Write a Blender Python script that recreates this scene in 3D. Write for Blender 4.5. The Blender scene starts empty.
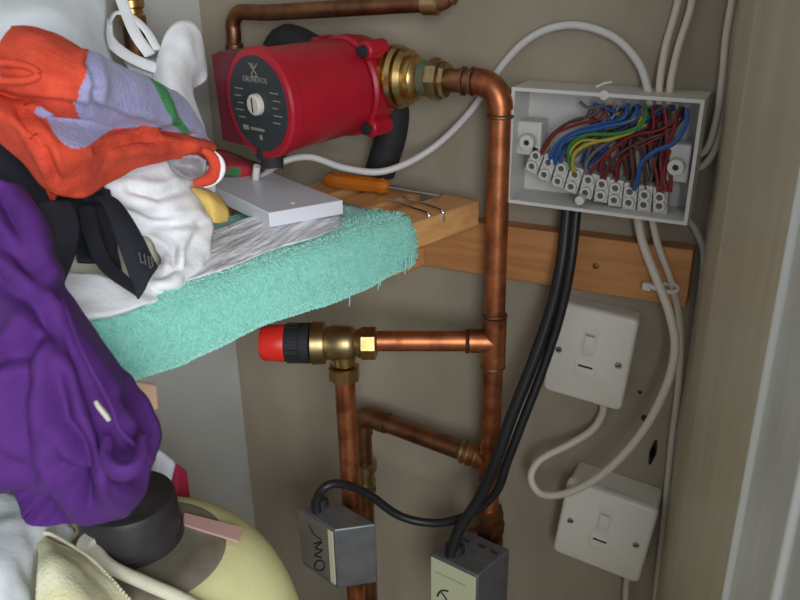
import bpy, bmesh, math, random
import numpy as np
from mathutils import Vector, Matrix, noise
random.seed(7)
C = bpy.context.scene.collection
SC = bpy.context.scene

# ------------------------------------------------------------------ camera, world, light, exposure
CAMZ, YAW, PITCH, ROLL, F = 1.45, 27.0, 23.0, -1.0, 800.0
r_ = math.radians
fw = Vector((-math.sin(r_(YAW))*math.cos(r_(PITCH)), math.cos(r_(YAW))*math.cos(r_(PITCH)), -math.sin(r_(PITCH))))
rt = fw.cross(Vector((0, 0, 1))).normalized(); up = rt.cross(fw)
c_, s_ = math.cos(r_(ROLL)), math.sin(r_(ROLL))
rt, up = rt*c_ + up*s_, up*c_ - rt*s_
cd = bpy.data.cameras.new('camera'); cam = bpy.data.objects.new('camera', cd); C.objects.link(cam)
cd.sensor_width = 36; cd.lens = 36*F/800; cd.clip_start = .01
M3 = Matrix((rt, up, -fw)).transposed()
cam.matrix_world = Matrix.Translation((0, 0, CAMZ)) @ M3.to_4x4()
cd.dof.use_dof = True; cd.dof.focus_distance = .72; cd.dof.aperture_fstop = 12
SC.camera = cam

W = bpy.data.worlds.new('world'); SC.world = W; W.use_nodes = True
W.node_tree.nodes['Background'].inputs[0].default_value = (.80, .86, 1, 1)
W.node_tree.nodes['Background'].inputs[1].default_value = .29

def area(name, loc, target, size, power, col):
    l = bpy.data.lights.new(name, 'AREA'); l.shape = 'RECTANGLE'; l.size, l.size_y = size
    l.energy = power; l.color = col
    o = bpy.data.objects.new(name, l); C.objects.link(o); o.location = loc
    o.rotation_euler = (Vector(target)-Vector(loc)).to_track_quat('-Z', 'Y').to_euler()
    return o
area('window_daylight', (.60, -.55, 1.54), (-.38, .50, 1.15), (.8, .8), 23, (.90, .95, 1))
SC.view_settings.view_transform = 'Standard'; SC.view_settings.look = 'None'
SC.view_settings.exposure = 0.0; SC.view_settings.gamma = 1
SC.view_settings.use_curve_mapping = False

# ------------------------------------------------------------------ helpers
WALL = .765                                   # distance of the back wall from the camera
def ray(x, y): return fw + rt*((x-400)/F) - up*((y-300)/F)
def P(x, y, d): return ray(x, y)*d + Vector((0, 0, CAMZ))
def Y(x, y, off=0.0):                         # point on a plane parallel to the back wall
    d = ray(x, y); return d*((WALL-off)/d.y) + Vector((0, 0, CAMZ))
def Z(x, y, z):                               # point on a level plane
    d = ray(x, y); return d*((z-CAMZ)/d.z) + Vector((0, 0, CAMZ))

ORG = {}
def thing(name, label, cat, loc, group=None):
    o = bpy.data.objects.new(name, None); C.objects.link(o); o.location = loc
    o.empty_display_size = .02
    o['label'] = label; o['category'] = cat
    if group: o['group'] = group
    ORG[o.name] = Vector(loc); return o
def tag(o, label, cat, group=None):
    o['label'] = label; o['category'] = cat
    if group: o['group'] = group
    return o

class MB:
    """collects shapes into one mesh"""
    def __init__(s): s.v = []; s.f = []; s.mi = []
    def add(s, vs, fs, mi=0):
        n = len(s.v); s.v += [Vector(v) for v in vs]; s.f += [tuple(i+n for i in f) for f in fs]; s.mi += [mi]*len(fs); return s
    def box(s, c, ax, ay, az, mi=0):          # centre and three half-axis vectors
        c, ax, ay, az = map(Vector, (c, ax, ay, az))
        vs = [c+ax*i+ay*j+az*k for i in (-1, 1) for j in (-1, 1) for k in (-1, 1)]
        fs = [(0,1,3,2),(4,6,7,5),(0,4,5,1),(2,3,7,6),(0,2,6,4),(1,5,7,3)]
        return s.add(vs, fs, mi)
    def bb(s, x0, x1, y0, y1, z0, z1, mi=0):
        return s.box(((x0+x1)/2, (y0+y1)/2, (z0+z1)/2), ((x1-x0)/2,0,0), (0,(y1-y0)/2,0), (0,0,(z1-z0)/2), mi)
    def ring_tube(s, pts, rad, n=14, mi=0, cap=True, flat=1.0, closed=False):
        pts = [Vector(p) for p in pts]; m = len(pts)
        rad = rad if hasattr(rad, '__len__') else [rad]*m
        t0 = (pts[1]-pts[0]).normalized()
        nrm = t0.orthogonal().normalized() if abs(t0.z) > .9 else t0.cross(Vector((0,0,1))).normalized()
        vs = []
        for i, p in enumerate(pts):
            t = (pts[min(i+1, m-1)]-pts[max(i-1, 0)]).normalized()
            nrm = (nrm - t*nrm.dot(t)).normalized(); b = t.cross(nrm)
            for k in range(n):
                a = 2*math.pi*k/n
                vs.append(p + (nrm*math.cos(a) + b*math.sin(a)*flat)*rad[i])
        fs = [(i*n+k, i*n+(k+1) % n, (i+1)*n+(k+1) % n, (i+1)*n+k) for i in range(m-1) for k in range(n)]
        if cap: fs += [tuple(range(n-1, -1, -1)), tuple((m-1)*n+k for k in range(n))]
        return s.add(vs, fs, mi)
    def lathe(s, org, axis, prof, n=32, mi=0, hexr=None):   # profile of (distance along axis, radius)
        org, axis = Vector(org), Vector(axis).normalized()
        x = axis.cross(Vector((0, 0, 1))) if abs(axis.z) < .9 else axis.cross(Vector((0, 1, 0)))
        x.normalize(); y = axis.cross(x)
        vs = [org + axis*h + (x*math.cos(2*math.pi*k/n) + y*math.sin(2*math.pi*k/n))*max(r, 1e-5) for h, r in prof for k in range(n)]
        m = len(prof)
        fs = [(i*n+k, i*n+(k+1) % n, (i+1)*n+(k+1) % n, (i+1)*n+k) for i in range(m-1) for k in range(n)]
        fs += [tuple(range(n-1, -1, -1)), tuple((m-1)*n+k for k in range(n))]
        return s.add(vs, fs, mi)
    def build(s, name, mat, parent=None, smooth=True, bevel=0, sub=0, thick=0, label=None, kind=None, angle=40):
        off = Vector((0, 0, 0))
        if parent is not None: off = ORG[parent.name]
        me = bpy.data.meshes.new(name)
        me.from_pydata([v-off for v in s.v], [], s.f)
        for m in (mat if isinstance(mat, (list, tuple)) else [mat]): me.materials.append(m)
        me.polygons.foreach_set('material_index', s.mi)
        o = bpy.data.objects.new(name, me); C.objects.link(o)
        bm = bmesh.new(); bm.from_mesh(me); bmesh.ops.recalc_face_normals(bm, faces=bm.faces)
        if smooth:
            for f in bm.faces: f.smooth = True
            for e in bm.edges:
                if len(e.link_faces) == 2 and e.calc_face_angle(0) > r_(angle): e.smooth = False
        bm.to_mesh(me); bm.free()
        if parent is not None: o.parent = parent; ORG[o.name] = off
        if thick:
            md = o.modifiers.new('Solid', 'SOLIDIFY'); md.thickness = thick; md.offset = -1
        if bevel:
            md = o.modifiers.new('Bevel', 'BEVEL'); md.width = bevel; md.segments = 3; md.limit_method = 'ANGLE'; md.angle_limit = r_(35)
        if sub:
            md = o.modifiers.new('Sub', 'SUBSURF'); md.levels = md.render_levels = sub
        if label: o['label'] = label
        if kind: o['kind'] = kind
        return o

def cr(pts, n=8):                              # smooth curve through points
    pts = [Vector(p) for p in pts]; q = [pts[0]*2-pts[1]] + pts + [pts[-1]*2-pts[-2]]; out = []
    for i in range(len(pts)-1):
        a, b, c, d = q[i:i+4]
        for k in range(n):
            t = k/n
            out.append(.5*((2*b) + (c-a)*t + (2*a-5*b+4*c-d)*t*t + (3*b-a-3*c+d)*t**3))
    return out + [pts[-1]]

def grid(rows, res=10):                        # smooth surface through a net of points
    R = [cr(r, res) for r in rows]
    cols = [cr([R[j][i] for j in range(len(R))], res) for i in range(len(R[0]))]
    return cols                                 # cols[u][v]
def cloth(name, net, mat, parent=None, res=10, thick=.0025, amp=.002, freq=30, fold=None, mats=None, matfn=None, sub=0, seed=0, label=None):
    g = grid([[P(*q) for q in row] for row in net], res)
    nu, nv = len(g), len(g[0]); arr = [[None]*nv for _ in range(nu)]
    for i in range(nu):
        for j in range(nv):
            p = g[i][j]
            du = g[min(i+1, nu-1)][j]-g[max(i-1, 0)][j]; dv = g[i][min(j+1, nv-1)]-g[i][max(j-1, 0)]
            n = du.cross(dv)
            n = n.normalized() if n.length > 1e-9 else Vector((0, 0, 1))
            if n.dot(p-Vector((0, 0, CAMZ))) > 0: n = -n
            u, v = i/(nu-1), j/(nv-1)
            h = amp*(noise.noise(p*freq+Vector((seed, 0, 0))) + .5*noise.noise(p*freq*2.3))
            if fold: h += fold(u, v, p)
            arr[i][j] = p + n*h
    m = MB(); vs = [arr[i][j] for i in range(nu) for j in range(nv)]
    for i in range(nu-1):
        for j in range(nv-1):
            mi = matfn((i+.5)/(nu-1), (j+.5)/(nv-1)) if matfn else 0
            m.f.append((i*nv+j, i*nv+j+1, (i+1)*nv+j+1, (i+1)*nv+j)); m.mi.append(mi)
    m.v = vs
    return m.build(name, mats or mat, parent, thick=thick, sub=sub, label=label, angle=170)

def creases(lines, A, w):
    """folds pressed into a cloth along lines, each with soft shoulders"""
    L = [[Vector((x, y)) for x, y in l] for l in lines]
    c0 = Vector((0, 0, CAMZ))
    def fn(u, v, p):
        d = p-c0; k = d.dot(fw); q = Vector((400+F*d.dot(rt)/k, 300-F*d.dot(up)/k)); s = 0
        for l in L:
            best = 1e9; at = 0; n = len(l)-1
            for i in range(n):
                ab = l[i+1]-l[i]; t = max(0, min(1, (q-l[i]).dot(ab)/ab.length_squared)); dd = (q-l[i]-ab*t).length
                if dd < best: best = dd; at = (i+t)/n
            x = best/w
            if x < 5: s += A*math.sin(math.pi*min(.97, max(.08, at)))**.5*(-math.exp(-x*x)+.55*math.exp(-((x-2.2)/1.1)**2))
        return s
    return fn

# ------------------------------------------------------------------ materials
def mat(name, col, rough=.6, metal=0, col2=None, scale=20, detail=4, bump=0, bscale=200, spec=.5, trans=0, coat=0, stretch=None, ramp=(.35, .7), sheen=0, emit=None, alpha=1, bdist=.001, ior=1.45, sss=0):
    m = bpy.data.materials.new(name); m.use_nodes = True; nt = m.node_tree; b = nt.nodes['Principled BSDF']
    b.inputs['Base Color'].default_value = (*col, 1); b.inputs['Roughness'].default_value = rough
    b.inputs['Metallic'].default_value = metal; b.inputs['Specular IOR Level'].default_value = spec
    b.inputs['Transmission Weight'].default_value = trans; b.inputs['Coat Weight'].default_value = coat
    b.inputs['Sheen Weight'].default_value = sheen; b.inputs['Alpha'].default_value = alpha; b.inputs['IOR'].default_value = ior
    tc = nt.nodes.new('ShaderNodeTexCoord'); mp = nt.nodes.new('ShaderNodeMapping')
    nt.links.new(tc.outputs['Object'], mp.inputs['Vector'])
    if stretch: mp.inputs['Scale'].default_value = stretch
    if col2:
        n = nt.nodes.new('ShaderNodeTexNoise'); n.inputs['Scale'].default_value = scale; n.inputs['Detail'].default_value = detail
        n.inputs['Roughness'].default_value = .6
        rp = nt.nodes.new('ShaderNodeValToRGB'); rp.color_ramp.elements[0].position = ramp[0]; rp.color_ramp.elements[1].position = ramp[1]
        rp.color_ramp.elements[0].color = (*col, 1); rp.color_ramp.elements[1].color = (*col2, 1)
        nt.links.new(mp.outputs[0], n.inputs['Vector']); nt.links.new(n.outputs['Fac'], rp.inputs['Fac'])
        nt.links.new(rp.outputs['Color'], b.inputs['Base Color'])
    if bump:
        n2 = nt.nodes.new('ShaderNodeTexNoise'); n2.inputs['Scale'].default_value = bscale; n2.inputs['Detail'].default_value = 3
        nt.links.new(mp.outputs[0], n2.inputs['Vector'])
        bp = nt.nodes.new('ShaderNodeBump'); bp.inputs['Strength'].default_value = bump; bp.inputs['Distance'].default_value = bdist
        nt.links.new(n2.outputs['Fac'], bp.inputs['Height']); nt.links.new(bp.outputs['Normal'], b.inputs['Normal'])
    return m
m_wall = mat('magnolia_wall', (.36, .305, .225), .75, col2=(.24, .20, .145), scale=6, detail=6, bump=.25, bscale=60, stretch=(1.4, 1, .5), ramp=(.3, .75))
m_left = mat('white_wall', (.56, .56, .53), .45, col2=(.47, .465, .43), scale=5, bump=.15, bscale=40)
m_floor = mat('floor_boards', (.25, .17, .10), .7, col2=(.18, .12, .07), scale=12)
m_board = mat('stained_cream_paint', (.58, .51, .39), .42, col2=(.48, .41, .29), scale=9, detail=6, stretch=(3, 3, .35), bump=.1, bscale=90)
m_bead = mat('white_bead_highlight', (.86, .86, .84), .3)  # whiter than the trim: edge highlight put into the bead colour
m_trim = mat('white_gloss_paint', (.66, .66, .63), .3, col2=(.50, .49, .46), scale=14, stretch=(2, 2, .4), bump=.08, bscale=70)
m_cop = mat('copper', (.60, .21, .085), .42, .9, col2=(.26, .085, .04), scale=30, detail=7, bump=.15, bscale=120, ramp=(.42, .62))
m_copd = mat('tarnished_copper', (.36, .17, .08), .45, 1, col2=(.16, .075, .045), scale=40, detail=6, bump=.2, bscale=150)
m_solder = mat('solder', (.34, .19, .12), .5, 1, col2=(.22, .11, .07), scale=60)
m_verd = mat('green_tarnish', (.08, .16, .12), .7, .3, col2=(.16, .10, .05), scale=90)
m_brass = mat('brass', (.66, .47, .20), .30, 1, col2=(.48, .31, .12), scale=60, bump=.08)
m_brassd = mat('dull_brass', (.50, .38, .20), .38, 1, col2=(.36, .25, .12), scale=60, bump=.1)
m_red = mat('red_enamel', (.40, .008, .022), .36, col2=(.32, .007, .018), scale=30, bump=.1, bscale=200)
m_maroon = mat('maroon_plastic', (.13, .014, .024), .45)
m_dial = mat('dark_dial', (.030, .036, .040), .5)
m_print = mat('grey_print', (.24, .22, .17), .6)
m_knobw = mat('ivory_knob', (.55, .51, .43), .45)
m_black = mat('black_rubber', (.014, .014, .016), .42)
m_blackm = mat('matt_black', (.018, .018, .020), .7)
m_capb = mat('black_cap_plastic', (.020, .018, .018), .5, col2=(.035, .03, .03), scale=30)
m_redcap = mat('bright_red_plastic', (.75, .025, .018), .4)
m_wood = mat('orange_pine', (.78, .42, .16), .5, col2=(.60, .29, .10), scale=14, detail=6, stretch=(8, .6, 8), bump=.08, bscale=120)
m_woodx = mat('stained_pine', (.56, .25, .085), .5, col2=(.40, .165, .055), scale=14, detail=6, stretch=(.6, 8, 8), bump=.08, bscale=120)
m_white = mat('white_plastic', (.62, .60, .565), .38)
m_white2 = mat('off_white_plastic', (.70, .66, .58), .33)
m_conn = mat('connector_nylon', (.60, .58, .54), .4)
m_clamp = mat('dull_clamp_screw', (.16, .13, .10), .5, .6)
m_hole = mat('dark_recess', (.03, .025, .02), .8)
m_screw = mat('steel_screw', (.42, .41, .38), .45, 1)
m_chrome = mat('chrome', (.85, .86, .88), .14, 1)
m_cable = mat('cream_cable', (.60, .54, .44), .38)
m_cablew = mat('white_flex', (.60, .58, .55), .42)
m_cableg = mat('grey_cable', (.33, .32, .30), .4)
m_wb = mat('blue_wire', (.02, .09, .28), .35); m_wr = mat('red_wire', (.20, .014, .012), .35); m_wn = mat('brown_wire', (.10, .03, .018), .35)
m_wg = mat('green_wire', (.03, .20, .035), .35); m_wy = mat('yellow_wire', (.42, .36, .03), .35); m_wgy = mat('grey_wire', (.13, .13, .15), .4)
m_steel = mat('galvanised_box', (.20, .205, .21), .45, .55, col2=(.15, .15, .16), scale=50)
m_label = mat('cream_label', (.60, .60, .40), .55)
m_labeld = mat('grey_cover', (.17, .155, .125), .55, col2=(.13, .115, .10), scale=30)
m_ink = mat('black_ink', (.012, .012, .014), .6)
m_teal = mat('mint_terry', (.28, .66, .54), .95, col2=(.20, .52, .43), scale=160, bump=.9, bscale=420, sheen=.3, bdist=.002, ramp=(.3, .7))
m_tealp = mat('mint_loops', (.36, .74, .62), .95, col2=(.26, .62, .51), scale=240, sheen=.3)
m_orange = mat('orange_terry', (.68, .075, .032), .95, col2=(.54, .046, .020), scale=90, bump=.7, bscale=420, bdist=.0012)
m_lilac = mat('lilac_terry', (.27, .26, .44), .95, col2=(.34, .32, .50), scale=70, bump=.7, bscale=380, sheen=.15, bdist=.0015)
m_lining = mat('pinkish_terry_back', (.42, .20, .22), .95, col2=(.20, .06, .06), scale=80, bump=.6, bscale=380)
m_back = mat('grey_terry_back', (.36, .34, .35), .95, col2=(.25, .23, .24), scale=90, bump=.6, bscale=380)
m_green = mat('green_terry', (.055, .26, .085), .95, col2=(.08, .32, .11), scale=70, bump=.6, bscale=380)
m_wcl = mat('white_cotton', (.84, .84, .85), .9, col2=(.78, .78, .79), scale=40, bump=.5, bscale=300, sheen=.1, bdist=.001)
m_cream = mat('cream_cotton', (.66, .62, .48), .9, col2=(.58, .54, .40), scale=40, bump=.5, bscale=300)
m_yel = mat('yellow_terry', (.70, .47, .12), .9, bump=.6, bscale=350)
m_pyel = mat('pale_yellow_cotton', (.80, .77, .52), .9, col2=(.76, .66, .24), scale=14, bump=.7, bscale=500, ramp=(.5, .8))
m_purp = mat('purple_jersey', (.080, .014, .160), .85, col2=(.064, .011, .13), scale=30, bump=.25, bscale=300)
m_navy = mat('charcoal_elastic', (.010, .011, .018), .8, bump=.4, bscale=500)
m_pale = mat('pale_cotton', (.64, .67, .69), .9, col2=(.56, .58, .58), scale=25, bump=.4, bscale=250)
m_poly = mat('clear_polythene', (.90, .90, .93), .22, col2=(.55, .55, .57), scale=26, spec=.7, stretch=(5, .9, 3), bump=.8, bscale=50, bdist=.004, ramp=(.38, .6))
m_lam = mat('white_laminate', (.62, .62, .66), .35)
m_foam = mat('yellow_foam', (.78, .74, .37), .85, col2=(.66, .62, .30), scale=16, detail=6, bump=.4, bscale=90, ramp=(.3, .75))
m_disc = mat('brown_grime', (.24, .205, .15), .6, col2=(.13, .11, .08), scale=22, detail=6)
m_pink = mat('pink_label', (.62, .36, .31), .6)
m_peach = mat('peach_plastic', (.60, .36, .24), .5)
m_amber = mat('amber_plastic', (.75, .22, .02), .22, trans=.35)
m_tiex = mat('patterned_cloth', (.35, .02, .03), .9, col2=(.03, .15, .05), scale=34, ramp=(.48, .55))

# ------------------------------------------------------------------ the cupboard itself
def struct(name, m, mt, **k):
    o = m.build(name, mt, **k); o['kind'] = 'structure'; return o
LX = -.640
struct('wall_back', MB().bb(LX-.1, .9, WALL, WALL+.1, 0, 2.35), m_wall, smooth=False)
struct('wall_left', MB().bb(LX-.1, LX, -.6, WALL, 0, 2.35), m_left, smooth=False)
struct('floor', MB().bb(LX-.1, .9, -2.2, WALL+.1, -.05, 0), m_floor, smooth=False)
struct('ceiling', MB().bb(LX-.1, .9, -.6, WALL+.1, 2.35, 2.40), m_left, smooth=False)
# right partition: a broad board slanting from the back wall to the door frame
def vboard(A, B, t, z0=0.0, z1=2.35):
    A, B = Vector((*A, 0)), Vector((*B, 0)); d = (B-A); n = Vector((d.y, -d.x, 0)).normalized()*t/2
    if n.x < 0: n = -n
    return MB().box((A+B)/2 + n + Vector((0, 0, (z0+z1)/2)), d/2, n, (0, 0, (z1-z0)/2))
A, K, B = (-.068, WALL), (-.045, .655), (.002, .500)
struct('trim_1', vboard(A, K, .05), m_board, bevel=.002)
struct('trim_2', vboard(K, B, .06), m_board, bevel=.002)
struct('trim_3', MB().ring_tube([(B[0]+.004, B[1]-.002, 0), (B[0]+.004, B[1]-.002, 2.35)], .0052, 16), m_bead)
struct('trim_4', vboard((B[0]+.003, B[1]-.004), (.0262, .400), .05), m_trim, bevel=.003)
struct('trim_5', MB().ring_tube([(.0300, .397, 0), (.0300, .397, 2.35)], .0050, 16), m_bead)
struct('trim_6', vboard((.029, .393), (.075, .22), .06), m_trim, bevel=.003)
struct('wall_right', MB().bb(.14, .9, .25, WALL, 0, 2.35), m_left, smooth=False)
# screw holes and a dark upright oval on the plaster
m = MB()
for x, y, r in ((640, 392, .0022), (645, 418, .0042), (624, 333, .0015), (630, 345, .0012)):
    p = Y(x, y); m.lathe((p.x, WALL-.0006, p.z), (0, 1, 0), [(0, r), (.001, r*.8)], 10)
p = Y(653, 452); [m.lathe((p.x+k*.0004, WALL-.0007, p.z+k*.0035), (0, 1, 0), [(0, .0040-abs(k)*.0005), (.001, .0036-abs(k)*.0005)], 12) for k in range(-4, 5)]
o = struct('trim_7', m, m_hole); o['label'] = 'small dark screw holes and a dark oval on the plaster'

# ------------------------------------------------------------------ wooden batten on the wall
zb0, zb1 = CAMZ-.309, CAMZ-.2515
b = thing('wall_batten', 'orange-stained wooden batten screwed along the back wall under the shelf', 'batten', ((-.35), WALL, zb0))
MB().bb(LX+.003, -.074, WALL-.020, WALL-.0005, zb0, zb1).build('rail', m_woodx, b, bevel=.0015)
p = Y(596, 266, .0205)
MB().lathe((p.x, WALL-.0215, p.z), (0, 1, 0), [(0, .0015), (.0004, .0032), (.003, .0032)], 16).build('screw', m_copd, b)

# ------------------------------------------------------------------ slatted shelf
ZS = CAMZ-.224
dirn = Vector((Z(110, 325, ZS) - Z(480, 200, ZS))); dirn.z = 0; dirn.normalize()      # front edge runs toward the room
E0 = Z(480, 201, ZS); side = Vector((dirn.y, -dirn.x, 0)); side = side if side.x < 0 else -side
sh = thing('slatted_shelf', 'pine slatted shelf resting on the wall batten, front edge wrapped in mint towel', 'shelf', E0)
for k in range(5):
    w = .046; o0 = E0 + side*(k*.068)
    L = min(.62, .56-k*.02)
    st = o0 + dirn*(.0 if k == 0 else .004 + k*.018*0)
    # square the far end of every slat just short of the wall
    st = st + dirn*max(0, (st.y-(WALL-.026))/max(1e-3, -dirn.y))
    stw = st + side*w; 
    e = st + dirn*L
    cxy = (st+e)/2 + side*w/2
    if (e+side*w).x < LX+.01 or (st+side*w).x < LX+.01: continue
    MB().box(cxy + Vector((0, 0, -.0135)), dirn*(L/2), side*(w/2), (0, 0, .0135)).build('slat', m_wood, sh, bevel=.0025)
for t in (.10, .42):
    q = E0 + dirn*t + side*.012
    MB().box(q + side*.10 + Vector((0, 0, -.0375)), side*.11, dirn*.02, (0, 0, .0099)).build('bearer', m_woodx, sh, bevel=.002)

# ------------------------------------------------------------------ mint towel wrapped over the front edge
tw = thing('mint_towel', 'mint green terry towel folded over the shelf front edge', 'towel', Z(300, 270, ZS))
prof = [(.130, .0035), (.095, .004), (.060, .0045), (.030, .0055), (.012, .006), (.000, .004), (-.0055, -.004), (-.0075, -.016), (-.0075, -.028), (-.004, -.036), (.006, -.0385), (.022, -.036), (.05, -.034)]
ts, te = .106, .56
rows = []; NU = 46
smp = cr([Vector((a, 0, c)) for a, c in prof], 5)
m = MB(); NV = len(smp)
pts = []
for i in range(NU+1):
    t = ts + (te-ts)*i/NU
    endr = min(1, (i/3.0))                 # rounded right end
    for j, q in enumerate(smp):
        pull = .018*math.sin(min(1, j/NV)*math.pi)*0
        tt = t + (.016*(max(0, q.x-.0)/.12)**.8*(1-i/NU) if i < 8 else .0)
        p = E0 + dirn*(tt + .004*noise.noise(Vector((q.x*40, i*.3, 2)))) + side*q.x + Vector((0, 0, q.z))
        nrm = Vector((0, 0, 1)) if j < NV*.35 else -side
        p += nrm*(.0022*noise.noise(p*45) + .0015*noise.noise(p*120))
        if j >= NV*.55: p.z += -.0025*math.sin(t*40) - .004*(t-ts)
        pts.append(p)
m.v = pts
m.f = [(i*NV+j, i*NV+j+1, (i+1)*NV+j+1, (i+1)*NV+j) for i in range(NU) for j in range(NV-1)]; m.mi = [0]*len(m.f)
tb = m.build('cloth_body', m_teal, tw, thick=-.0045, angle=170)
# terry loops
m = MB()
for k in range(34000):
    i = random.random()*NU; j = random.random()*(NV-1) if random.random() < .25 else NV*(.22+.62*random.random())
    i0, j0 = int(i), int(min(j, NV-2)); i0 = min(i0, NU-1); fu, fv = i-i0, j-j0
    a, b2, c, d = pts[i0*NV+j0], pts[i0*NV+j0+1], pts[(i0+1)*NV+j0], pts[(i0+1)*NV+j0+1]
    p = a*(1-fu)*(1-fv) + b2*(1-fu)*fv + c*fu*(1-fv) + d*fu*fv
    n = (b2-a).cross(c-a).normalized()
    if n.dot(Vector((p.x, p.y, p.z)) - (E0+dirn*.3+side*.03+Vector((0, 0, -.017)))) < 0 and j > 3: n = -n
    n = (Vector((0, 0, 1)) if q is None else n)
    if j0 < NV*.38: n = Vector((0, 0, 1))
    p = p + n*.0038
    l = .0013+.0013*random.random(); d2 = (n + Vector((random.uniform(-1, 1), random.uniform(-1, 1), random.uniform(-1.3, .5)))*.75).normalized()
    s2 = d2.orthogonal().normalized()*.00035
    m.add([p-s2, p+s2, p+d2*l+s2*.7, p+d2*l-s2*.7], [(0, 1, 2, 3)])
m.build('terry_pile', m_tealp, tw, smooth=False, kind='stuff')
for (x, y) in ((378, 284), (380, 280), (409, 264), (411, 262), (405, 268), (349, 300)):
    p = P(x, y-8, .71+.0003*(x-378)); MB().ring_tube(cr([p, p+Vector((.001, -.001, -.006)), p+Vector((-.001, .001, -.014))], 4), .0005, 6).build('loose_thread', m_tealp, tw)

# ------------------------------------------------------------------ copper pipework
pw = thing('copper_pipework', 'soldered copper riser with its elbow and branch pipes in front of the back wall', 'pipe', Y(500, 530, .05))
PY = WALL-.050
RX = -.256
zt = CAMZ-.105
def pipe(name, pts, r=.011, mt=m_cop, parent=None, n=20, **k): return MB().ring_tube(pts, r, n).build(name, mt, parent, **k)
zbot = Y(500, 600, .05).z - .25
pipe('riser', [(RX, PY, zt-.022), (RX+.003, PY, zbot)], parent=pw)
# elbow
def bend(c0, d0, d1, R, n=10):                 # quarter bend from direction d0 to d1 at corner c0
    c0, d0, d1 = Vector(c0), Vector(d0), Vector(d1); out = []
    cen = c0 - d0*R + d1*R
    for k in range(n+1):
        a = math.pi/2*k/n; out.append(cen + (-d1)*R*math.cos(a) + d0*R*math.sin(a))
    return out
eb = bend((RX, PY, zt), (1, 0, 0), (0, 0, -1), .024)
MB().ring_tube(eb, .0128, 20).build('elbow', m_cop, pw)
m = MB()
for dx in (.0, .009): m.lathe((RX-.024-dx-.004, PY, zt), (1, 0, 0), [(-.002, .0118), (-.0012, .0135), (.0012, .0135), (.002, .0118)], 24)
m.lathe((RX, PY, zt-.030), (0, 0, 1), [(-.002, .0118), (-.001, .0132), (.001, .0132), (.002, .0118)], 24)
m.build('solder_ring', m_solder, pw)
xa = Y(438, 88, .05).x
pipe('upper_branch', [(xa-.012, PY, zt), (RX-.022, PY, zt)], parent=pw, mt=m_copd)
# middle branch to the relief valve
zm = CAMZ-.368
Rm = Vector((RX+.001, PY, zm)); Vm = Z(372, 341, zm)
dm = (Vm-Rm).normalized()
pipe('middle_branch', [Rm+dm*.004, Vm+dm*.006], parent=pw)
m = MB(); m.ring_tube([(RX+.001, PY, zm+.028), (RX+.001, PY, zm-.028)], .0127, 24); m.ring_tube([Rm, Rm+dm*.026], .0127, 24)
m.build('tee', m_cop, pw)
m = MB()
m.lathe(Rm+dm*.028, dm, [(-.002, .0118), (0, .0136), (.002, .0118)], 24)
for dz in (.03, -.03): m.lathe((RX+.001, PY, zm+dz), (0, 0, 1), [(-.002, .0118), (0, .0134), (.002, .0118)], 24)
m.build('solder_ring', m_solder, pw)
# lower inclined branch
zl = Y(492, 462, .05).z
Rl = Vector((RX+.002, PY, zl)); Ll = Y(370, 417, .035)
dl = (Ll-Rl).normalized()
pipe('lower_branch', [Rl, Ll], parent=pw, mt=m_copd)
m = MB(); m.ring_tube([(RX+.002, PY, zl+.024), (RX+.002, PY, zl-.026)], .0127, 24); m.ring_tube([Rl, Rl+dl*.030], .0127, 24)
m.build('tee', m_cop, pw)
m = MB()
for k in (.016, .026, .034): m.lathe(Rl+dl*k, dl, [(-.0025, .012), (0, .0142), (.0025, .012)], 24)
m.build('olive_ring', m_brassd, pw)
ce = Ll+dl*.005
hd = Vector((dl.x, dl.y, 0)).normalized()
lb = [ce-dl*.03, ce-dl*.018, ce-dl*.006, ce+dl*.003+Vector((0, 0, -.004)), ce+dl*.007+Vector((0, 0, -.013)), ce+dl*.007+Vector((0, 0, -.028))]
MB().ring_tube(cr(lb, 5), .0128, 20).build('elbow', m_copd, pw)
dn = ce+dl*.007
pipe('drop_pipe', [dn+Vector((0, 0, -.02)), dn+Vector((.0, 0, -.55))], parent=pw, mt=m_copd, label='darker copper pipe dropping behind the pale pipe')
m = MB()
for dz in (-.075, -.105): m.lathe(dn+Vector((0, 0, dz)), (0, 0, 1), [(-.007, .0125), (-.005, .0165), (.005, .0165), (.007, .0125)], 6 if dz < -.1 else 16)
m.lathe(dn+Vector((0, 0, -.09)), (0, 0, 1), [(-.012, .013), (.012, .013)], 16)
m.build('coupling', m_brassd, pw)
# bottom compression joint on the riser
zj = Y(500, 525, .05).z
m = MB()
m.lathe((RX+.003, PY, zj), (0, 0, 1), [(-.012, .012), (-.011, .0175), (.004, .0185), (.006, .013), (.008, .013), (.010, .0165), (.018, .0165), (.020, .012)], 6)
m.lathe((RX+.003, PY, zj-.03), (0, 0, 1), [(-.010, .012), (-.009, .017), (.009, .017), (.010, .012)], 8)
m.ring_tube([(RX+.003, PY, zj-.018), (RX-.018, PY-.012, zj-.018)], .009, 12)
m.build('compression_joint', m_copd, pw)

# discharge pipe below relief valve
Vc = Z(343, 343, zm)                          # valve centre
dp = thing('discharge_pipe', 'bright copper pipe dropping straight down from the red-capped relief valve', 'pipe', Vc+Vector((0, 0, -.6)))
pipe('pipe', [Vc+Vector((0, 0, -.040)), Vc+Vector((.002, .0, -.60))], parent=dp)
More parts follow.
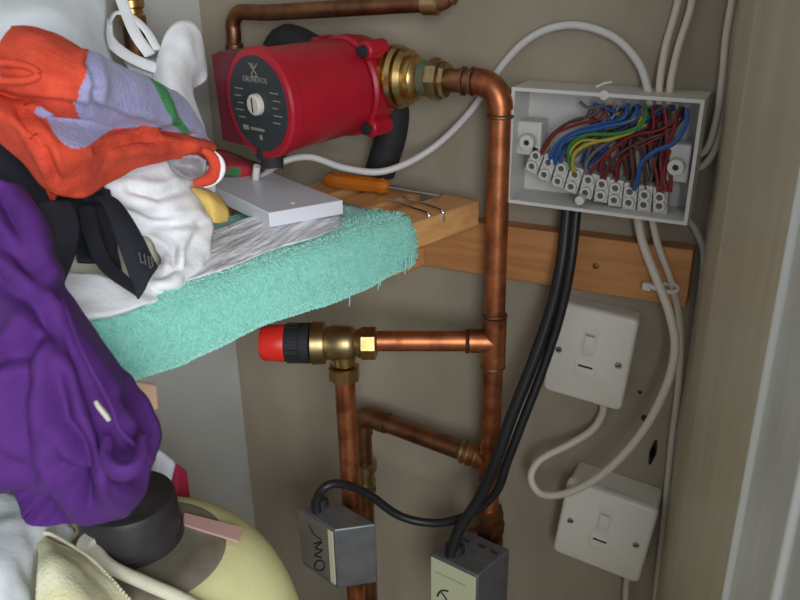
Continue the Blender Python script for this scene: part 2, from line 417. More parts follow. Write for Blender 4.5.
# relief valve: axis to the left is dm
rv = thing('relief_valve', 'brass pressure relief valve with black collar and red cap', 'valve', Vc)
MB().lathe(Vc, dm, [(-.036, .0125), (-.034, .0150), (-.016, .0155), (-.014, .014), (-.012, .0165), (-.006, .0185), (.012, .0190), (.014, .0175), (.017, .0175), (.019, .0222), (.032, .0230), (.034, .020)], 28).build('body', m_brassd, rv)
m = MB().lathe(Vc+dm*-.026, dm, [(-.0095, .0135), (-.008, .0185), (.006, .0185), (.0075, .0145)], 8); m.build('nut', m_brass, rv)
m = MB(); m.lathe(Vc+Vector((0, 0, -.020)), (0, 0, 1), [(-.004, .0125), (.012, .0135)], 20)
m.lathe(Vc+Vector((0, 0, -.034)), (0, 0, 1), [(-.009, .0125), (-.0075, .0170), (.0065, .0170), (.008, .0125)], 8); m.build('outlet_nut', m_brass, rv)
m = MB()
m.lathe(Vc, dm, [(.034, .016), (.0345, .0215), (.044, .0215), (.045, .0205), (.060, .0200), (.061, .018)], 28)
for k in range(18):
    a = 2*math.pi*k/18; x = dm.cross(Vector((0, 0, 1))); y = dm.cross(x)
    m.box(Vc+dm*.052+(x*math.cos(a)+y*math.sin(a))*.0205, dm*.0065, (x*math.cos(a)+y*math.sin(a))*.0009, (-x*math.sin(a)+y*math.cos(a))*.0016)
m.build('collar', m_blackm, rv)
MB().lathe(Vc, dm, [(.060, .0192), (.062, .0200), (.083, .0188), (.086, .0165), (.0865, .002)], 28).build('cap', m_redcap, rv)

# upper pipe on the wall
up1 = thing('upper_copper_pipe', 'old copper pipe running level near the top of the back wall', 'pipe', Y(340, 8, .03))
q0, q1, q2 = Y(229, 90, .035), Y(231, 12, .035), Y(446, 4, .035)
arc = cr([q0, q1+Vector((0, 0, -.030)), q1+Vector((.001, 0, -.012)), q1+Vector((.010, 0, -.001)), q1+Vector((.028, 0, .0)), q1+Vector((.06, 0, .0005)), q2+Vector((-.03, 0, 0)), q2+Vector((-.008, 0, .001)), q2+Vector((.003, 0, .008)), q2+Vector((.006, 0, .03)), q2+Vector((.006, 0, .25))], 6)
pipe('pipe', arc, r=.0082, parent=up1, mt=m_copd)
m = MB(); m.lathe(q2+Vector((-.014, 0, .0)), (1, 0, 0), [(-.010, .0085), (-.009, .0105), (.006, .0105), (.008, .0085)], 20); m.build('end_fitting', m_brassd, up1)
m = MB(); m.lathe(q1+Vector((.0, 0, -.040)), (0, 0, 1), [(-.008, .0085), (-.007, .0100), (.007, .0100), (.008, .0085)], 20); m.build('sleeve', m_copd, up1)

# ------------------------------------------------------------------ circulation pump
Fp = P(259, 104, .72); Bp = P(352, 92, .795); Bp.z = Fp.z + .004
ax = (Fp-Bp).normalized()                     # toward the room
px = ax.cross(Vector((0, 0, 1))).normalized(); px = -px if px.dot(rt) < 0 else px; py = px.cross(ax); py = py if py.z > 0 else -py
Lp = (Fp-Bp).length
pu = thing('circulation_pump', 'red central heating circulation pump with dark round dial', 'pump', Bp)
R0 = .0475
MB().lathe(Bp, ax, [(.0, .030), (.012, .040), (.016, .0455), (.03, .0462), (Lp-.010, R0), (Lp-.003, R0+.0005), (Lp, R0-.002), (Lp+.0005, .020)], 56).build('motor_body', m_red, pu)
m = MB(); m.lathe(Bp, ax, [(Lp-.012, R0+.0004), (Lp-.010, R0+.0022), (Lp-.001, R0+.0020), (Lp+.001, R0), (Lp+.001, R0-.005), (Lp-.001, R0-.006)], 56)
rim = m.build('rim', m_red, pu)
dl_ = MB().lathe(Bp, ax, [(Lp-.001, .0425), (Lp+.0016, .0425), (Lp+.0018, .001)], 56).build('dial', m_dial, pu)
F0 = Bp + ax*(Lp+.0019)
def text_mesh(s, size):
    cu = bpy.data.curves.new('t', 'FONT'); cu.body = s; cu.size = size; cu.align_x = 'CENTER'; cu.align_y = 'CENTER'; cu.extrude = .00012
    o = bpy.data.objects.new('t', cu); C.objects.link(o); bpy.context.view_layer.update()
    me = bpy.data.meshes.new_from_object(o.evaluated_get(bpy.context.evaluated_depsgraph_get()))
    vs = [v.co.copy() for v in me.vertices]; fs = [tuple(p.vertices) for p in me.polygons]
    bpy.data.objects.remove(o); bpy.data.meshes.remove(me); return vs, fs
def put_text(m, s, size, org, xa, ya):
    vs, fs = text_mesh(s, size); n = xa.cross(ya)
    m.add([org + xa*v.x + ya*v.y + n*v.z for v in vs], fs)
m = MB()
put_text(m, 'GRUNDFOS', .0068, F0+py*.0215, px, py)
for a, c in (((-.006, .036), (.004, .026)), ((.006, .036), (-.004, .026)), ((-.002, .036), (.0005, .031)), ((-.005, .0245), (.005, .0245))):
    p0, p1 = F0+px*a[0]+py*a[1], F0+px*c[0]+py*c[1]; d = (p1-p0)
    m.box((p0+p1)/2, d/2, d.cross(ax).normalized()*.0006, ax*.0002)
for k in range(5):
    for sx in (-1, 1):
        m.box(F0+px*sx*(.026+.003*(k % 2))+py*(.012-.0065*k), px*(.006-.001*(k % 3)), py*.0005, ax*.0002)
m.box(F0-py*.023-px*.004, px*.010, py*.0013, ax*.0002); m.box(F0-py*.023-px*.022, px*.004, py*.0022, ax*.0002); m.box(F0-py*.030, px*.002, py*.0022, ax*.0002)
m.build('dial_print', m_print, dl_, smooth=False)
kn = MB().lathe(F0, ax, [(-.0002, .0098), (.004, .0095), (.0055, .008), (.0056, .0005)], 28).build('vent_screw', m_knobw, pu)
MB().box(F0+ax*.0057, py*.0065, px*.0007, ax*.0004).build('slot', m_hole, kn)
# terminal box on the near side of the motor
m = MB()
tc = Bp + ax*(Lp-.026) - px*(R0+.004) - py*.002
m.box(tc, px*.020, py*.043, ax*.021)
m.build('terminal_box', m_maroon, pu, bevel=.005)
m = MB(); m.box(tc+ax*.0225-px*.001, px*.018, py*.041, ax*.0015); m.build('terminal_lid', m_maroon, pu, bevel=.0012)
gc = Bp+ax*(Lp-.012)-py*(R0+.003)-px*.006
MB().lathe(gc, -py, [(-.010, .014), (.001, .014), (.002, .011), (.010, .0105), (.011, .006)], 16).build('cable_gland', m_blackm, pu)
# pump housing
m = MB()
m.lathe(Bp, ax, [(-.040, .026), (-.034, .038), (-.016, .046), (.000, .0485), (.010, .0485), (.0125, .046)], 48)
m.build('housing', m_red, pu)
m = MB()
for sx, sy in ((-1, 1), (1, 1), (1, -1), (-1, -1)):
    c = Bp + px*sx*.036 + py*sy*.036
    m.ring_tube([c-ax*.012, c+ax*.0145], .0095, 14)
m.box(Bp+ax*.000, px*.040, py*.040, ax*.011)
m.build('flange', m_red, pu, bevel=.003)
for sx, sy in ((-1, 1), (1, 1), (1, -1), (-1, -1)):
    c = Bp + px*sx*.036 + py*sy*.036 + ax*.0145
    MB().lathe(c, ax, [(0, .0055), (.005, .0055), (.0055, .003)], 12).build('bolt', m_blackm, pu)
# outlet towards the brass valve
VB = Vector((Y(402, 87, .05).x, PY-.004, zt+.001)); vd = Vector((1, 0, 0))
m = MB(); ob = Bp - ax*.012
m.ring_tube(cr([ob, ob*.5+(VB-vd*.02)*.5, VB-vd*.018], 5), [.026]*5+[.024]*6, 24)
m.lathe(VB-vd*.024, vd, [(-.006, .024), (-.005, .030), (.004, .030), (.005, .026)], 28)
m.build('outlet', m_red, pu)
# brass pump valve
bv = thing('brass_pump_valve', 'ribbed brass union valve between the red pump and the copper elbow', 'valve', VB)
prof = [(-.019, .020), (-.0185, .0250), (-.013, .0265), (-.0125, .0225), (-.0105, .0225), (-.010, .0280), (-.0055, .0290), (-.005, .0240), (-.003, .0240), (-.0025, .0285), (.002, .0280), (.0025, .0230), (.0045, .0225), (.005, .0265), (.010, .0245), (.0105, .0195), (.0145, .0190), (.016, .0205), (.020, .0180), (.022, .013)]
prof = [(h*1.12, r*1.06) for h, r in prof]
MB().lathe(VB, vd, prof, 32).build('union_nut', m_brass, bv)
m = MB().lathe(VB+vd*.027, vd, [(-.006, .0145), (-.004, .0165), (.003, .0165), (.005, .013)], 20); m.build('verdigris_joint', m_verd, bv)
m = MB().lathe(Vector((xa, PY, zt)), vd, [(-.008, .013), (-.0075, .0195), (.000, .0205), (.003, .0195), (.0035, .016), (.006, .0175), (.010, .0165), (.011, .0125)], 8); m.build('compression_nut', m_brassd, bv)

# dark lagging behind the pump
m = MB(); pts = cr([Y(266, 85, .022), Y(283, 42, .022), Y(312, 50, .022), Y(345, 75, .026), Y(388, 100, .026), Y(392, 130, .022), Y(380, 172, .022)], 6)
m.ring_tube(pts, .0165, 16, flat=1)
tag(m.build('pipe_lagging', m_blackm), 'black foam pipe lagging bent behind the red pump', 'pipe lagging')

# ------------------------------------------------------------------ junction box
def frame_of(quad, off):
    q = [Y(*a, off) for a in quad]; c = sum(q, Vector())/4
    w = ((q[1]-q[0])+(q[2]-q[3]))/2; h = ((q[0]-q[3])+(q[1]-q[2]))/2
    return c, w.normalized(), h.normalized(), w.length, h.length
BOFF = .050
jc, jx, jz, jw, jh = frame_of([(509.5, 88.5), (704, 102), (686, 227), (509.5, 198)], BOFF)
jx = Vector((1, 0, -.012)).normalized(); jz = Vector((.012, 0, 1)).normalized(); jn = Vector((0, -1, 0))
jw, jh = .168, .109
jb = thing('junction_box', 'open white electrical junction box full of coloured wires', 'junction box', jc + Vector((0, BOFF, 0)))
def J(u, v, d): return jc + jx*u + jz*v - jn*d        # u right, v up from the box centre, d into the box
t = .0032
m = MB(); hb = BOFF/2-.0008
cen = lambda u, v: J(u, v, hb)
m.box(cen(-jw/2+t/2, 0), jx*t/2, jz*jh/2, jn*hb); m.box(cen(jw/2-t/2, 0), jx*t/2, jz*jh/2, jn*hb)
m.box(cen(0, jh/2-t/2), jx*(jw/2-t), jz*t/2, jn*hb); m.box(cen(0, -jh/2+t/2), jx*(jw/2-t), jz*t/2, jn*hb)
m.box(J(0, 0, 2*hb-.0016), jx*(jw/2-t), jz*(jh/2-t), jn*.0016)
m.build('enclosure', m_white, jb, smooth=False)
def jp(x, y, d):                               # point inside the box seen at a photo pixel
    return Y(x, y, BOFF-d)
ZX = lambda x, y: (490+x*.3, 60+y*.3)
for (zx, zy, w, h) in ((123, 262, .0135, .016), (628, 345, .0095, .017)):
    c = jp(*ZX(zx, zy), .016)
    m = MB().box(c - jn*.012, jx*w, jz*h, jn*.012)
    m.build('fixing_block', m_conn, jb, bevel=.002)
    c2 = jp(*ZX(zx+(-2 if zx < 200 else -10), zy+14), .004)
    m = MB().lathe(c2-jn*.008, jn, [(0, .0075), (.008, .0070), (.0081, .0028), (.003, .0025)], 18); m.build('fixing_boss', m_conn, jb)
    MB().lathe(c2+jn*.00005, jn, [(0, .0024), (.0003, .0022)], 12).build('boss_hole', m_hole, jb)
up_r = [(155, 318), (197, 340), (240, 360), (285, 380), (330, 398), (375, 412), (420, 425), (468, 437), (517, 448), (567, 456)]
lo_r = [(142, 352), (183, 380), (228, 402), (272, 420), (320, 440), (370, 450), (416, 465), (464, 473), (514, 480), (566, 484)]
for a, c in zip(up_r, lo_r):
    A0 = jp(*ZX(*a), .016); B0 = jp(*ZX(*c), .016); d = (A0-B0).normalized(); sd = d.cross(jn).normalized(); cc = (A0+B0)/2
    m = MB().box(cc - jn*.008, sd*.0062, d*.0125, jn*.008)
    for e in (A0, B0):
        m.lathe(e, jn, [(-.003, .0056), (.0045, .0052), (.0046, .0030), (.001, .0028)], 14)
    tb_ = m.build('connector', m_conn, jb, bevel=.0006)
    m = MB()
    for e in (A0, B0): m.lathe(e, jn, [(.0005, .0027), (.0018, .0027), (.0019, .0005)], 10)
    m.build('clamp_screw', m_clamp, tb_)
def wire(pts, mt, r=.0017, d0=.022, d1=.010, name='wire', bulge=0):
    q = []
    for i, (x, y) in enumerate(pts):
        f = i/(len(pts)-1); d = d0*(1-f)+d1*f - bulge*math.sin(f*math.pi)
        q.append(jp(*ZX(x, y), d))
    MB().ring_tube(cr(q, 6), r, 8).build(name, mt, jb)
wire([(492, 148), (474, 200), (370, 226), (265, 255), (222, 318), (218, 345)], m_wb, .0021, .020, .012, 'blue_wire', .008)
wire([(462, 145), (440, 195), (340, 222), (245, 262), (205, 315), (200, 340)], m_wb, .0021, .022, .014, 'blue_wire', .006)
wire([(430, 150), (400, 200), (330, 240), (270, 275), (235, 325), (240, 350)], m_wb, .0018, .024, .015, 'blue_wire', .004)
wire([(516, 148), (520, 190), (490, 225), (420, 246), (320, 250), (268, 285), (262, 330), (270, 360)], m_wg, .0017, .018, .010, 'green_wire', .009)
wire([(508, 190), (480, 235), (410, 260), (330, 280), (285, 310), (275, 350), (285, 372)], m_wy, .0016, .018, .012, 'yellow_wire', .009)
wire([(522, 215), (470, 236), (395, 268), (310, 268), (272, 300), (262, 335), (275, 372)], m_wy, .0012, .016, .011, 'yellow_wire', .008)
wire([(395, 150), (370, 195), (290, 215), (220, 245), (190, 285), (172, 315)], m_wr, .0015, .024, .014, 'red_wire', .004)
wire([(380, 150), (340, 185), (270, 205), (205, 250), (180, 290), (165, 312)], m_wn, .0015, .028, .016, 'brown_wire', .004)
wire([(350, 150), (320, 190), (250, 215), (200, 262)], m_wn, .0015, .034, .020, 'brown_wire')
wire([(345, 145), (385, 160), (420, 175)], m_wb, .0015, .024, .020, 'blue_wire')
wire([(300, 140), (330, 160), (380, 150)], m_wgy, .0016, .026, .022, 'grey_wire')
wire([(658, 160), (652, 215), (615, 275), (550, 305), (505, 345), (492, 400), (480, 432)], m_wb, .0022, .012, .012, 'blue_wire', .006)
wire([(622, 165), (616, 215), (602, 260), (570, 320), (575, 400), (572, 445)], m_wr, .0017, .020, .014, 'red_wire', .002)
wire([(628, 200), (560, 235), (470, 255), (400, 310), (370, 350), (372, 400)], m_wr, .0015, .022, .014, 'red_wire', .005)
wire([(600, 240), (530, 262), (450, 300), (400, 345), (380, 405)], m_wn, .0015, .022, .014, 'brown_wire', .006)
wire([(540, 160), (545, 220), (535, 300), (555, 380), (560, 445)], m_wr, .0015, .026, .014, 'red_wire', 0)
wire([(580, 160), (590, 240), (590, 320), (602, 390), (600, 440)], m_wr, .0019, .024, .014, 'red_wire', .002)
wire([(470, 215), (468, 290), (478, 360), (470, 425)], m_wn, .0014, .020, .012, 'brown_wire', .004)
wire([(560, 150), (500, 210), (440, 300), (425, 400)], m_wn, .0015, .034, .018, 'brown_wire', 0)
wire([(640, 190), (585, 245), (500, 290), (430, 340), (420, 410)], m_wr, .0014, .028, .016, 'red_wire', .004)
wire([(470, 230), (400, 270), (345, 310), (320, 350), (325, 390)], m_wgy, .0019, .028, .014, 'grey_wire', .004)
wire([(500, 240), (430, 280), (375, 320), (345, 360), (332, 390)], m_wb, .0013, .030, .016, 'blue_wire', .004)
wire([(610, 150), (560, 260), (515, 350), (520, 440)], m_wn, .0015, .034, .016, 'brown_wire', 0)
wire([(450, 260), (400, 300), (350, 350), (330, 395)], m_wr, .0013, .026, .014, 'red_wire', .004)
wire([(430, 175), (395, 200), (400, 225), (440, 215)], m_wy, .0012, .022, .020, 'yellow_wire', 0)
wire([(600, 300), (585, 350), (580, 400), (590, 440)], m_wr, .0016, .016, .012, 'red_wire', 0)
rw = random.Random(5)  # extra dark wires added at the back to darken the box interior
for k in range(26):
    x0 = rw.uniform(330, 650); x1 = rw.uniform(180, 600); y1 = 318+(x1-150)*.30+rw.uniform(0, 10)
    wire([(x0, rw.uniform(150, 175)), (x0*.8+x1*.2+rw.uniform(-25, 25), 205+rw.uniform(-15, 20)), (x0*.35+x1*.65+rw.uniform(-25, 25), 265+rw.uniform(-20, 25)), (x1, min(y1, 430))],
         [m_wn, m_wr, m_wgy, m_wn, m_wb][k % 5], .0014, rw.uniform(.032, .043), rw.uniform(.022, .036), ['brown_wire', 'red_wire', 'grey_wire', 'brown_wire', 'blue_wire'][k % 5])
# cover-screw lugs at top centre and bottom centre
for (x, y) in ((604, 93), (579, 204)):
    p = Y(x, y, BOFF); MB().lathe(p+Vector((0, .010, -.002 if y < 100 else .003)), (0, -1, 0), [(0, .0042), (.0095, .0042), (.0098, .002)], 14).build('cover_lug', m_white, jb)
m = MB(); a = Y(596, 87, BOFF-.004); c = Y(612, 82, BOFF-.004); m.ring_tube([a, (a+c)/2+Vector((0, 0, .001)), c], .0012, 8)
m.build('tie_tail', m_cablew, jb)

# ------------------------------------------------------------------ switches
def switch(quad, off, label, neon, deep):
    c, sx, sz, w, h = frame_of(quad, off); n = Vector((0, -1, 0))
    sz = (sz - sx*sz.dot(sx)).normalized()
    t = thing('fused_switch', label, 'switch', c+Vector((0, off, 0)), 'white fused switches on the back wall')
    def rr(hw, hh, r, k=6):
        out = []
        for (a, b, s0) in ((1, 1, 0), (-1, 1, 90), (-1, -1, 180), (1, -1, 270)):
            for i in range(k+1):
                an = r_(s0+90*i/k); out.append((a*(hw-r)+r*math.cos(an), b*(hh-r)+r*math.sin(an)))
        return out
    def slab(m, hw, hh, r, d0, d1, rnd=0, cen=(0, 0)):
        L = [(d0, 0), (d1-rnd, 0)] + ([(d1-rnd*.4, rnd*.35), (d1, rnd)] if rnd else [])
        rings = [[c + sx*(x+cen[0]) + sz*(y+cen[1]) + n*d for x, y in rr(hw-i, hh-i, r)] for d, i in L]
        k = len(rings[0]); vs = sum(rings, [])
        fs = [(a*k+i, a*k+(i+1) % k, (a+1)*k+(i+1) % k, (a+1)*k+i) for a in range(len(rings)-1) for i in range(k)]
        fs += [tuple(range(k-1, -1, -1)), tuple((len(rings)-1)*k+i for i in range(k))]
        m.add(vs, fs); return m
    hw, hh = w/2, h/2
    slab(MB(), hw-.0015, hh-.0015, .006, -off+.0008, -.009).build('back_box', m_white2, t)
    slab(MB(), hw, hh, .006, -.009, 0, .003).build('faceplate', m_white2, t)
    slab(MB(), .0075, .0155, .001, 0, .0012, cen=(-.001, .016)).build('switch_surround', m_white2, t)
    rk = slab(MB(), .0055, .0125, .001, .0008, .0030, .0006, cen=(-.001, .016)).build('rocker', m_white2, t)
    slab(MB(), .0045, .0014, .0004, .003, .0034, cen=(-.001, .026)).build('neon', neon, rk)
    fh = slab(MB(), .011, .010, .001, 0, .0012, .0004, cen=(-.001, -.014)).build('fuse_holder', m_white2, t)
    slab(MB(), .0075, .0011, .0003, .0011, .0015, cen=(-.001, -.011)).build('slit', m_hole, fh)
    for s in (-1, 1):
        q = c + sx*s*(hw*.74) + n*.0001
        sc = MB().lathe(q, n, [(0, .0036), (.0008, .0034), (.001, .001)], 16).build('screw', m_screw, t)
        MB().box(q+n*.0011, (sx+sz*.5).normalized()*.003, (sz-sx*.5).normalized()*.0005, n*.0002).build('slot', m_hole, sc)
    return t
m_neon = mat('faded_red_print', (.50, .27, .22), .5)
m_neon2 = mat('faded_pink_print', (.55, .42, .36), .5)
switch([(560, 303), (638, 321), (621, 413), (538, 388)], .028, 'upper white fused switch with red mark on its rocker, below the junction box', m_neon, False)
switch([(564, 479), (655, 511), (641, 586), (555, 552)], .044, 'lower white fused switch hanging below the looped cream cable', m_neon2, True)

# ------------------------------------------------------------------ cables
def cable(name, pts, r, mt, label, parts=None, off=True, cat='cable', group=None, flat=1.0):
    q = [Y(*a) for a in pts]
    o = MB().ring_tube(cr(q, 7), r, 12, flat=flat).build(name, mt)
    return tag(o, label, cat, group)
cable('pump_flex', [(257, 166, .150), (256, 180, .146), (263, 176, .13), (282, 162, .10), (310, 157, .085), (345, 168, .075), (385, 171, .06), (430, 150, .028), (470, 112, .012), (505, 62, .008), (535, 35, .008), (572, 25, .008), (612, 36, .010), (638, 62, .016), (648, 90, .022), (650, 105, .024)], .0036, m_cablew,
      'white flex looping from the pump behind the copper elbow into the junction box', cat='cable')
q = Y(284, 161, .098); tag(MB().ring_tube([q+Vector((.0, -.004, -.007)), q+Vector((0, -.005, .007))], .0012, 8).build('cable_tie', m_blackm), 'black cable tie on the white pump flex', 'cable tie')
cable('cream_cable', [(684, -30, .008), (676, 10, .008), (666, 45, .010), (660, 80, .020), (659, 104, .022)], .0033, m_cable, 'left cream cable of the pair dropping into the top of the junction box', group='cream cables entering the junction box')
cable('cream_cable', [(697, -30, .008), (690, 10, .008), (679, 45, .010), (671, 80, .020), (669, 104, .022)], .0033, m_cable, 'right cream cable of the pair dropping into the top of the junction box', group='cream cables entering the junction box')
cable('cream_cable', [(748, -40, .010), (734, 30, .010), (727, 80, .010), (720, 130, .012), (712, 155, .014), (697, 168, .012), (680, 150, .006)], .0033, m_cable, 'cream cable curling behind the right side of the junction box')
cable('cream_cable', [(740, -40, .016), (727, 30, .016), (722, 80, .016), (716, 120, .018), (706, 150, .016), (690, 158, .008)], .0030, m_cable, 'thinner cream cable beside the wooden door board')
cable('looped_cream_cable', [(636, 205, .022), (642, 240, .026), (655, 275, .036), (670, 315, .046), (675, 350, .052), (665, 390, .058), (640, 435, .062), (605, 472, .062), (570, 492, .060), (542, 494, .056), (531, 478, .050), (540, 460, .040), (570, 444, .026), (592, 430, .016), (603, 412, .012), (602, 398, .012)], .0042, m_cable, 'thick cream cable looping down in front of the lower switch')
cable('cream_cable', [(650, 208, .022), (658, 245, .022), (672, 285, .022), (680, 325, .016), (679, 380, .012), (672, 440, .010), (664, 520, .010), (655, 600, .010), (648, 660, .010)], .0034, m_cable, 'cream cable running straight down beside the door board')
cable('grey_cable', [(686, 215, .010), (697, 232, .012), (704, 255, .014), (700, 300, .014), (690, 370, .012), (680, 430, .010), (672, 500, .008), (662, 600, .008)], .0034, m_cableg, 'grey cable running down next to the door board')
cable('cream_cable', [(628, 572, .018), (626, 590, .016), (624, 640, .016)], .0036, m_cable, 'short cream cable leaving the bottom of the lower switch')
q = Y(662, 287, .030)
m = MB(); m.ring_tube([q+Vector((.0145*math.cos(a), .0085*math.sin(a), .0015*math.sin(a*2))) for a in [2*math.pi*k/24 for k in range(25)]], .0024, 10, cap=False); m.box(q+Vector((-.013, -.004, .0)), (.004, 0, 0), (0, .003, 0), (0, 0, .0036))
tag(m.build('cable_clip', m_cablew, bevel=.001), 'white cable clip gathering the cream cables on the batten', 'cable clip')
# black cables
cable('black_cable', [(568, 205, .030), (562, 260, .045), (551, 310, .055), (532, 365, .07), (512, 415, .085), (497, 458, .095), (480, 497, .10), (460, 528, .11), (450, 556, .118)], .0062, m_black, 'thick black cable from the junction box down to the valve actuator with the cream label')
cable('black_cable', [(577, 206, .032), (571, 262, .045), (561, 312, .052), (544, 366, .063), (524, 418, .078), (508, 460, .088), (496, 492, .090), (470, 514, .092), (436, 523, .100), (400, 516, .115), (368, 494, .135), (342, 484, .160), (325, 487, .175), (317, 500, .180), (317, 512, .182)], .0048, m_black, 'black cable swinging left behind the discharge pipe to the marked control box')

# ------------------------------------------------------------------ valve actuators
def actuator(corners, zt_, h, label, lab_mat, name='valve_actuator', body=m_steel, group=None):
    q = [Z(*c, zt_) for c in corners]
    q[3] = q[0] + (q[2]-q[1])                        # parallelogram: front-left, front-right, back-right, back-left
    cen = sum(q, Vector())/4
    t = thing(name, label, 'valve actuator', cen-Vector((0, 0, h)), group)
    m = MB(); lo = [p-Vector((0, 0, h)) for p in q]
    m.add(q+lo, [(0, 1, 2, 3), (4, 7, 6, 5), (0, 4, 5, 1), (1, 5, 6, 2), (2, 6, 7, 3), (3, 7, 4, 0)])
    m.build('casing', body, t, bevel=.002)
    return t, q
z2 = P(478, 576, .85).z
t2, q2_ = actuator([(430, 553), (478, 576), (510, 549), (455, 530)], z2, .085, 'grey steel valve actuator with a cream front label at the foot of the riser', m_label)
def face_plane(q): 
    ex = (q[1]-q[0]); w = ex.length; ex.normalize(); n = ex.cross(Vector((0, 0, 1))); 
    if n.y > 0: n = -n
    return q[0], ex, w, n
o0, ex, w, n = face_plane(q2_)
MB().box(o0+ex*w/2+n*.0008-Vector((0, 0, .0435)), ex*(w/2-.002), (0, 0, .0405), n*.0008).build('front_label', m_label, t2, bevel=.0006)
def stroke(m, pts, r=.0011): m.ring_tube(cr(pts, 5), r, 6)
def onface(o0, ex, n, x, y):                      # meet of a photo ray with the face plane
    d = ray(x, y); c0 = Vector((0, 0, CAMZ)); k = (o0+n*.0017-c0).dot(n)/d.dot(n); return c0+d*k
m = MB()
f2 = lambda x, y: onface(o0, ex, n, 400+x*.2, 480+y*.2)
stroke(m, [f2(188, 580), f2(196, 562), f2(215, 552), f2(242, 556)]); stroke(m, [f2(208, 562), f2(222, 580), f2(238, 606)])
m.build('ink_mark', m_ink, t2)
m = MB()
for k in range(9): m.box(f2(185+k*17, 462+k*8), ex*.0022, (0, 0, .0011), n*.0002)
m.build('faint_print', mat('faint_print', (.42, .42, .27), .6), t2)
top = sum(q2_, Vector())/4
m = MB(); g = Z(450, 553, z2)
m.lathe(g+Vector((.004, .006, -.001)), (0, 0, 1), [(0, .011), (.006, .0105), (.010, .0075)], 20); m.build('cable_gland', m_blackm, t2)
m = MB()
for (x, y) in ((466, 541), (482, 547), (494, 553)): 
    m.box(Z(x, y, z2)+Vector((0, 0, .0008)), (q2_[1]-q2_[0]).normalized()*.004, (q2_[2]-q2_[1]).normalized()*.0012, (0, 0, .0008))
m.build('vent_slot', m_hole, t2)
z1 = P(330, 528, .85).z
t1, q1_ = actuator([(298, 507), (334, 530), (376, 524), (305, 495)], z1, .080, 'dark control box with handwritten black letters behind the discharge pipe', m_labeld, body=m_steel)
o1, ex1, w1, n1 = face_plane(q1_)
MB().box(o1+ex1*w1/2+n1*.0008-Vector((0, 0, .0375)), ex1*(w1/2-.001), (0, 0, .036), n1*.0008).build('front_cover', m_labeld, t1, bevel=.0006)
MB().box(o1+ex1*(w1-.004)+n1*.0020-Vector((0, 0, .0375)), ex1*.0035, (0, 0, .0355), n1*.0006).build('lit_edge_strip', m_label, t1, label='cream strip painted as the lit edge')  # lit right edge of the front painted as a cream strip
m = MB(); f1 = lambda x, y: onface(o1, ex1, n1, 240+x*.2333, 460+y*.2333)
stroke(m, [f1(296, 275), f1(318, 318), f1(350, 342)], .0009)
stroke(m, [f1(318, 360), f1(352, 350), f1(324, 378), f1(354, 386), f1(322, 408), f1(352, 418)], .0009)
stroke(m, [f1(325, 440), f1(320, 462), f1(342, 474), f1(362, 462), f1(358, 436), f1(338, 430), f1(325, 440)], .0009)
m.build('handwriting', m_ink, t1)
g = Z(319, 506, z1)
m = MB().lathe(g+Vector((0, .002, -.001)), (0, 0, 1), [(0, .010), (.007, .0095), (.010, .007)], 20); m.build('cable_gland', m_blackm, t1)

# ------------------------------------------------------------------ things on the shelf
ZB = ZS+.030
a, b_ = Z(269, 213, ZB), Z(343, 200, ZB)
ev = (b_-a); wv = ev.length; ev.normalize(); sv = Vector((-ev.y, ev.x, 0))
sv = sv if sv.y > 0 or sv.x < 0 else -sv
c_l = Z(218, 189, ZB); lv = (c_l-a); Lb = .17; lv = lv.normalized()
cen = a + ev*wv/2 + lv*Lb/2 - Vector((0, 0, .0065))
m = MB(); q = [a, b_, b_+lv*Lb, a+lv*Lb]; lo = [p-Vector((0, 0, .013)) for p in q]
m.add(q+lo, [(0, 1, 2, 3), (4, 7, 6, 5), (0, 4, 5, 1), (1, 5, 6, 2), (2, 6, 7, 3), (3, 7, 4, 0)])
wb = thing('laminate_board', 'flat white laminate board lying on the shelf in front of the pump', 'board', cen)
m.build('panel', m_lam, wb, bevel=.001)
q = Z(293, 203, ZB); MB().lathe(q, (0, 0, 1), [(-.001, .0022), (.0006, .0018)], 10).build('peg_hole', m_white, wb)
# polythene sheet under it
m = MB(); NU2, NV2 = 60, 24
for i in range(NU2+1):
    for j in range(NV2+1):
        u, v = i/NU2, j/NV2
        x = 341-265*u; ylo = 228+ (u*92) ; yhi = 206+ u*60
        p = Z(x, ylo*(1-v)+yhi*v + 2*math.sin(u*17), ZS+.0115)
        rz = .0018*noise.noise(Vector((p.x*60, p.y*14, 0))) + .0012*abs(noise.noise(Vector((p.x*120, p.y*30, 3))))*2
        p.z += rz + .010*v*(1-v*.3)*(1 if u > .05 else u/.05)
        m.v.append(p)
m.f = [(i*(NV2+1)+j, i*(NV2+1)+j+1, (i+1)*(NV2+1)+j+1, (i+1)*(NV2+1)+j) for i in range(NU2) for j in range(NV2)]; m.mi = [0]*len(m.f)
tag(m.build('polythene_sheet', m_poly, thick=.0008, angle=170), 'crumpled shiny polythene sheet lying on the mint towel under the white board', 'plastic sheet')
# screwdriver
sd = thing('screwdriver', 'screwdriver with translucent orange handle lying on the shelf slats', 'screwdriver', Z(365, 187, ZS))
s0, s1 = Z(388, 187, ZS+.010), Z(334, 180, ZS+.010); dd = (s1-s0).normalized(); e1 = Z(440, 196, ZS+.006)
m = MB().lathe(s0, dd, [(-.0005, .003), (0, .0062), (.006, .0088), (.012, .0070), (.02, .0082), (.06, .0088), (.072, .0078), (.078, .004)], 8); m.build('handle', m_amber, sd)
MB().ring_tube([s0, s0*.5+e1*.5, e1], .0022, 10).build('shaft', m_screw, sd)
